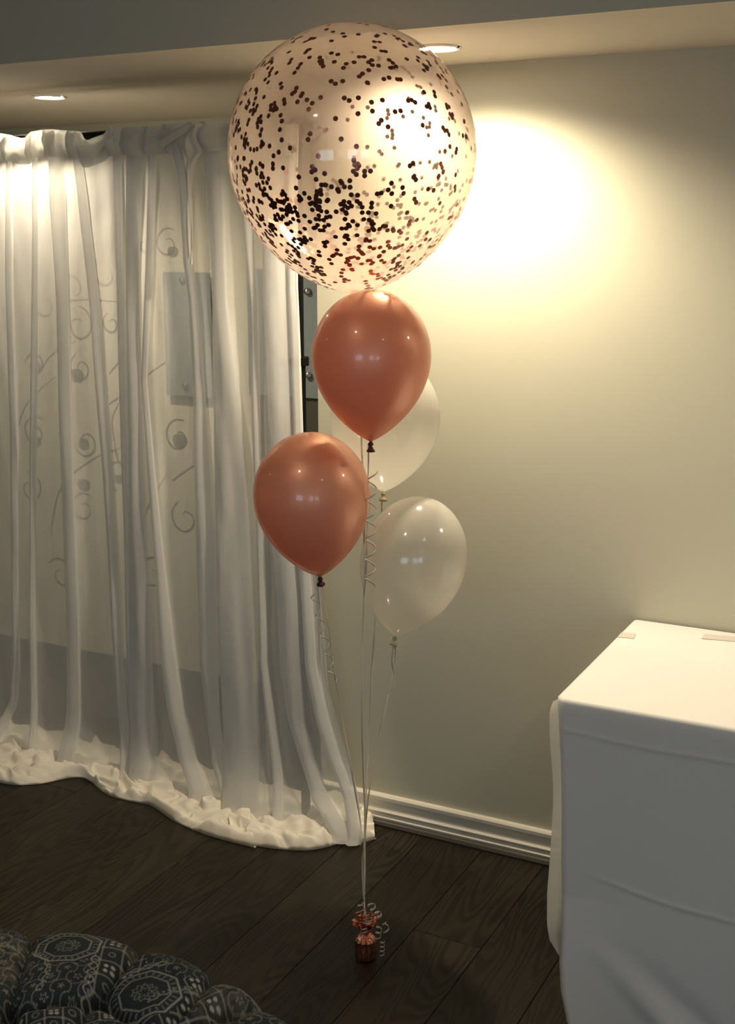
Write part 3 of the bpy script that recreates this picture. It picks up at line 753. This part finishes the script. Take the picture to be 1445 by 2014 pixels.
# strips of tape lying on the cloth
for lab, a, b, c, d in (('short strip of pale tape on the table near its back left corner', (1222, 1244), (1250, 1246), (1246, 1256), (1214, 1253)),
                        ('longer strip of pale tape on the table at the right edge', (1385, 1247), (1520, 1259), (1520, 1268), (1379, 1256))):
    ps = [at_z(*q, TZ+.0012) for q in (a, b, c, d)]
    v = [Vector((p.x, p.y, TZ+.0010)) for p in ps]+[Vector((p.x, p.y, TZ+.0018)) for p in ps]
    o = mesh('tape_strip', v, [(3, 2, 1, 0), (4, 5, 6, 7), (0, 1, 5, 4), (1, 2, 6, 5), (2, 3, 7, 6), (3, 0, 4, 7)], mat('pale_tape', (.60, .57, .52), .5))
    o['label'] = lab; o['category'] = 'tape'; o['group'] = 'tape strips on the tablecloth'

# ------------------------------------------------------------------ tufted ottoman in the foreground
OZ = .43
def opx(x, y): return at_z(x, y, OZ)
e1, e2, e3 = at_z(95, 1836, OZ-.03), at_z(285, 1866, OZ-.03), at_z(546, 1993, OZ-.03)
# circle through three rim points
def circ(a, b, c):
    ax, ay, bx_, by, cx_, cy_ = a.x, a.y, b.x, b.y, c.x, c.y
    d = 2*(ax*(by-cy_)+bx_*(cy_-ay)+cx_*(ay-by))
    ux = ((ax*ax+ay*ay)*(by-cy_)+(bx_*bx_+by*by)*(cy_-ay)+(cx_*cx_+cy_*cy_)*(ay-by))/d
    uy = ((ax*ax+ay*ay)*(cx_-bx_)+(bx_*bx_+by*by)*(ax-cx_)+(cx_*cx_+cy_*cy_)*(bx_-ax))/d
    return Vector((ux, uy, 0)), math.hypot(ax-ux, ay-uy)
OC, OR = circ(e1, e2, e3)
print('ottoman', OC, OR)
btn = [opx(10, 1985), opx(187, 1962), opx(446, 1990), opx(310, 2040), opx(90, 2075)]
def rim(x, y): p = at_z(x, y, OZ-.03); d = Vector((p.x-OC.x, p.y-OC.y, 0)).normalized(); return OC+d*(OR+.01)
creases = [(btn[0], rim(70, 1836)), (btn[1], rim(292, 1866)), (btn[1], btn[0]), (btn[3], rim(428, 1926)), (btn[1], btn[3]), (btn[2], rim(520, 1990)), (btn[2], btn[3]), (btn[0], btn[4]), (btn[1], btn[4]), (btn[3], btn[4])]
# further buttons outside the frame, on two rings
for k in range(12):
    a = 2*PI*k/12+.2; p = OC+Vector((math.cos(a), math.sin(a), 0))*OR*.62
    if min((Vector((p.x-b.x, p.y-b.y))).length for b in btn) > .16:
        btn.append(p); creases.append((p, OC+Vector((math.cos(a), math.sin(a), 0))*(OR+.01))); creases.append((p, OC+Vector((math.cos(a+.5), math.sin(a+.5), 0))*OR*.25))
def seg(px_, py_, a, b):
    vx, vy = b.x-a.x, b.y-a.y; L2 = vx*vx+vy*vy
    tt = np.clip(((px_-a.x)*vx+(py_-a.y)*vy)/L2, 0, 1)
    return np.hypot(px_-a.x-tt*vx, py_-a.y-tt*vy)
# polar surface; finer where the camera sees it
Ac = math.atan2(at_z(230, 1950, OZ).y-OC.y, at_z(230, 1950, OZ).x-OC.x)
ang = np.concatenate([np.linspace(Ac-1.15, Ac+1.15, 760, endpoint=False), np.linspace(Ac+1.15, Ac+2*PI-1.15, 160, endpoint=False)])
srad = np.concatenate([np.linspace(.002, .10, 20, endpoint=False), np.linspace(.10, OR+.05, 330, endpoint=False), np.linspace(OR+.05, OR+.42, 60)])
Aa, Ss = np.meshgrid(ang, srad)
# profile by arc length: flat top -> roll of radius er -> side
er = .085; flat = OR-er; arc = er*PI/2
phi = np.clip((Ss-flat)/er, 0, PI/2)
Rr = np.where(Ss < flat, Ss, flat+er*np.sin(phi)); Zz = np.where(Ss < flat, OZ, OZ-er+er*np.cos(phi))
ex = np.maximum(Ss-flat-arc, 0); Zz = Zz-ex; Zz = np.maximum(Zz, .035)
PX = OC.x+Rr*np.cos(Aa); PY = OC.y+Rr*np.sin(Aa)
# flat sheet coords for the crease pattern
FX = OC.x+np.minimum(Ss, OR+.01)*np.cos(Aa); FY = OC.y+np.minimum(Ss, OR+.01)*np.sin(Aa)
dent = np.zeros_like(PX); pf = np.full(PX.shape, 9.)
for a, b in creases: pf = np.minimum(pf, seg(FX, FY, a, b))
dent += .022*np.exp(-(pf/.009)**1.2)
puff = .014*(1-np.exp(-(pf/.04)**1.5))
bd = np.full(PX.shape, 9.)
for b in btn: bd = np.minimum(bd, np.hypot(FX-b.x, FY-b.y))
dent += .050*np.exp(-(bd/.024)**2)
side = np.clip(ex/.15, 0, 1)
off = (puff-dent)*(1-side)
nr_ = np.where(Ss < flat, 0, np.sin(phi)); nz_ = np.where(Ss < flat, 1, np.cos(phi))
PX = PX+off*nr_*np.cos(Aa); PY = PY+off*nr_*np.sin(Aa); Zz = Zz+off*nz_
# woven pattern, in sheet coordinates centred on the cushion fields
UX = OC.x+Ss*np.cos(Aa); UY = OC.y+Ss*np.sin(Aa)
# pattern axes follow the camera-facing direction of the sofa cover
u_ = (UX-OC.x)*RGT.x+(UY-OC.y)*RGT.y; v_ = (UX-OC.x)*FWD.x+(UY-OC.y)*FWD.y
def uvof(x, y): p = opx(x, y); return (p.x-OC.x)*RGT.x+(p.y-OC.y)*RGT.y, (p.x-OC.x)*FWD.x+(p.y-OC.y)*FWD.y
ink = np.zeros_like(u_)       # 0 navy .. 1 cream
tone = np.zeros_like(u_)      # taupe ground patches
def draw(d, w_, a=1.): 
    global ink
    ink = np.maximum(ink, a*np.clip(1.4-d/w_, 0, 1))
def octd(x, y, r, asp=1.0, rot=0.):
    c, s = math.cos(rot), math.sin(rot); X = np.abs(c*x+s*y); Y = np.abs(-s*x+c*y)*asp
    return np.maximum(np.maximum(X, Y), (X+Y)*.72)-r
def octagon(c, r, asp, rot=0):
    x = u_-c[0]; y = v_-c[1]; d = octd(x, y, r, asp, rot)
    draw(np.abs(d), .0020, .75); draw(np.abs(d+.018), .0016, .65)
    rr_ = np.hypot(x, y*asp); th = np.arctan2(y*asp, x)
    draw(np.abs(rr_-r*.34*(1+.14*np.cos(11*th))), .0018, .38); draw(np.abs(rr_-r*.18*(1+.3*np.cos(6*th))), .0018, .38)
    draw(np.maximum(np.abs(np.sin(9*th))*rr_-.0016, np.abs(rr_-r*.27)-r*.09), .0012, .33)
    ringd = np.abs(d+.009); draw(np.maximum(ringd-.004, np.abs(((th*14/PI) % 1)-.5)*.03-.004), .0012, .3)
mask_used = np.zeros_like(u_, bool)
def cell(c, r): return np.hypot(u_-c[0], v_-c[1]) < r
o1 = uvof(134, 1872); o2 = uvof(285, 1962); d1 = uvof(238, 1895); d2 = uvof(352, 1985); f1 = uvof(100, 1930)
octagon(o1, .062, 1.25); octagon(o2, .064, 1.05, .35)
near_o = np.minimum(octd(u_-o1[0], v_-o1[1], .062, 1.25), octd(u_-o2[0], v_-o2[1], .064, 1.05, .35))
# diamond lattice with four-dot flowers
def lattice(c, ext, rot, st=.040):
    global ink
    x = u_-c[0]; y = v_-c[1]; cc, ss = math.cos(rot), math.sin(rot); X = cc*x+ss*y; Y = -ss*x+cc*y
    inside = (np.abs(X) < ext[0]) & (np.abs(Y) < ext[1]) & (near_o > .006)
    fx = (X/st) % 1-.5; fy = (Y/st) % 1-.5; par = (np.floor(X/st)+np.floor(Y/st)) % 2
    ln = (.5-np.maximum(np.abs(fx), np.abs(fy)))*st
    k = np.where(inside, np.clip(1.4-ln/.0016, 0, 1)*.5, 0)
    dots = np.hypot(np.abs(fx)-.16, np.abs(fy)-.16)*st
    k = np.maximum(k, np.where(inside & (par == 0), np.clip((.0048-dots)/.0012, 0, 1)*.95, 0))
    rg = np.abs(np.hypot(fx, fy)*st-.006); k = np.maximum(k, np.where(inside & (par == 1), np.clip(1.4-rg/.0014, 0, 1)*.4, 0))
    nd = np.hypot(np.abs(fx)-.5, np.abs(fy)-.5)*st; k = np.maximum(k, np.where(inside, np.clip((.0042-nd)/.001, 0, 1)*.6, 0))
    ink = np.maximum(ink, k); return inside
i1 = lattice(d1, (.052, .08), .05); i2 = lattice(d2, (.085, .07), .55); i3 = lattice(uvof(160, 2000), (.12, .035), .25, .032)
# rambling scrolls and blossoms on the navy field
free = ~(i1 | i2 | i3) & (near_o > .008)
st = .052
for ox, oy, ph in ((0, 0, 0), (.026, .026, 1.6)):
    X = ((u_-f1[0]+ox)/st) % 1-.5; Y = ((v_-f1[1]+oy)/st) % 1-.5
    r_ = np.hypot(X, Y)*st; th = np.arctan2(Y, X)
    k = np.clip(1.4-np.abs(r_-.019+.0028*np.sin(th+ph))/.0011, 0, 1)*.36*(np.sin(th*1+ph*2) > -.55)
    fl_ = np.clip(1.4-np.abs(r_-.0052*(1+.45*np.cos(5*th)))/.0013, 0, 1)*.48 if ph else np.clip((.0062*(.8+.4*np.cos(5*th))-r_)/.001, 0, 1)*.42
    k = np.maximum(k, fl_)
    pet = np.hypot(np.abs(X)-.30, np.abs(Y)-.24)*st; k = np.maximum(k, np.clip((.0024-pet)/.0008, 0, 1)*.45)
    ink = np.where(free, np.maximum(ink, k), ink)
# twisted chain between the fields
def chain(p, q, amp=.008, per=.04):
    vx, vy = q[0]-p[0], q[1]-p[1]; Ln = math.hypot(vx, vy); vx /= Ln; vy /= Ln
    a = (u_-p[0])*vx+(v_-p[1])*vy; b = -(u_-p[0])*vy+(v_-p[1])*vx; ok = (a > 0) & (a < Ln)
    for s_ in (1, -1):
        d = np.abs(b-s_*amp*np.sin(2*PI*a/per)); draw(np.where(ok, d, 9), .0018, .7)
chain(uvof(190, 1890), uvof(165, 1965)); chain(uvof(330, 1905), uvof(220, 1925), .006, .05)
# beaded border curves and taupe marbled ground
def border(c, r, a0, a1):
    x = u_-c[0]; y = v_-c[1]; rr_ = np.hypot(x, y); th = np.arctan2(y, x); ok = (th > a0) & (th < a1)
    draw(np.where(ok, np.abs(rr_-r-.002*np.sin(th*r/.004)), 9), .0016, .6)
    bead = np.hypot((rr_-r-.006), (((th*r/.0105) % 1)-.5)*.0105); draw(np.where(ok, bead, 9), .0026, .6)
cb = uvof(420, 2050); border(cb, .165, .15, 2.5); cb2 = uvof(-20, 1930); border(cb2, .105, -.4, 1.9)
n_t = np.sin(u_*95+2*np.sin(v_*60))*np.sin(v_*120+2.5*np.sin(u_*70))
pt = uvof(455, 1965); tone = np.maximum(tone, np.clip((.085-np.hypot(u_-pt[0], v_-pt[1]))/.01, 0, 1))
pt = uvof(-5, 1890); tone = np.maximum(tone, np.clip((.085-np.hypot(u_-pt[0], v_-pt[1]))/.01, 0, 1))
pt = uvof(300, 1868); tone = np.maximum(tone, np.clip((.035-np.hypot((u_-pt[0])*.4, (v_-pt[1])*1.5))/.008, 0, 1)*.9)
navy = np.array([.006, .014, .021]); cream = np.array([.34, .36, .34]); taupe = np.array([.055, .052, .046])
tn = tone*(.55+.45*np.clip(n_t*2, -1, 1))
col = navy[None, None, :]*(1-tn[..., None])+taupe*tn[..., None]
col = col*(1-ink[..., None])+cream*ink[..., None]
nr, nc = PX.shape
verts = np.stack([PX, PY, Zz], -1).reshape(-1, 3)
ii, jj = np.meshgrid(np.arange(nr-1), np.arange(nc), indexing='ij')
a_ = ii*nc+jj; b_ = ii*nc+(jj+1) % nc
quads = np.stack([a_, a_+nc, b_+nc, b_], -1).reshape(-1, 4)
me = bpy.data.meshes.new('upholstery'); me.vertices.add(len(verts)); me.vertices.foreach_set('co', verts.ravel())
me.loops.add(quads.size); me.loops.foreach_set('vertex_index', quads.ravel().astype(np.int32))
me.polygons.add(len(quads)); me.polygons.foreach_set('loop_start', (np.arange(len(quads))*4).astype(np.int32))
try: me.polygons.foreach_set('loop_total', np.full(len(quads), 4, np.int32))
except Exception: pass
me.update(calc_edges=True); me.validate()
ca = me.color_attributes.new('weave', 'FLOAT_COLOR', 'POINT')
ca.data.foreach_set('color', np.concatenate([col.reshape(-1, 3), np.ones((nr*nc, 1))], 1).astype(np.float32).ravel())
m_uph = mat('navy_patterned_weave', (.02, .03, .05), .85); add_bump(m_uph, 600, .35, .0012)
at = N(m_uph, 'ShaderNodeAttribute', attribute_name='weave'); L(m_uph, at.outputs['Color'], m_uph.node_tree.nodes['Principled BSDF'].inputs['Base Color'])
t = thing('tufted_ottoman', 'round navy tufted ottoman with cream woven pattern in the left foreground', 'ottoman', (OC.x, OC.y, 0))
link('upholstery', me, m_uph, t, True)
for b in btn:
    bm = bmesh.new(); bmesh.ops.create_uvsphere(bm, u_segments=20, v_segments=10, radius=.013)
    for v in bm.verts: v.co = Vector((v.co.x+b.x, v.co.y+b.y, v.co.z*.5+OZ-.078))
    bmobj('button', bm, m_uph, t, True)
bm = bmesh.new(); cyl(bm, (OC.x, OC.y, .03), (OC.x, OC.y, .06), OR-.03, OR-.03, 64); bmobj('base', bm, m_black, t)
for k in range(4):
    a = PI/4+k*PI/2; bm = bmesh.new(); cyl(bm, (OC.x+math.cos(a)*OR*.75, OC.y+math.sin(a)*OR*.75, 0), (OC.x+math.cos(a)*OR*.75, OC.y+math.sin(a)*OR*.75, .04), .018, .024); bmobj('foot', bm, m_black, t)
adopt(t)
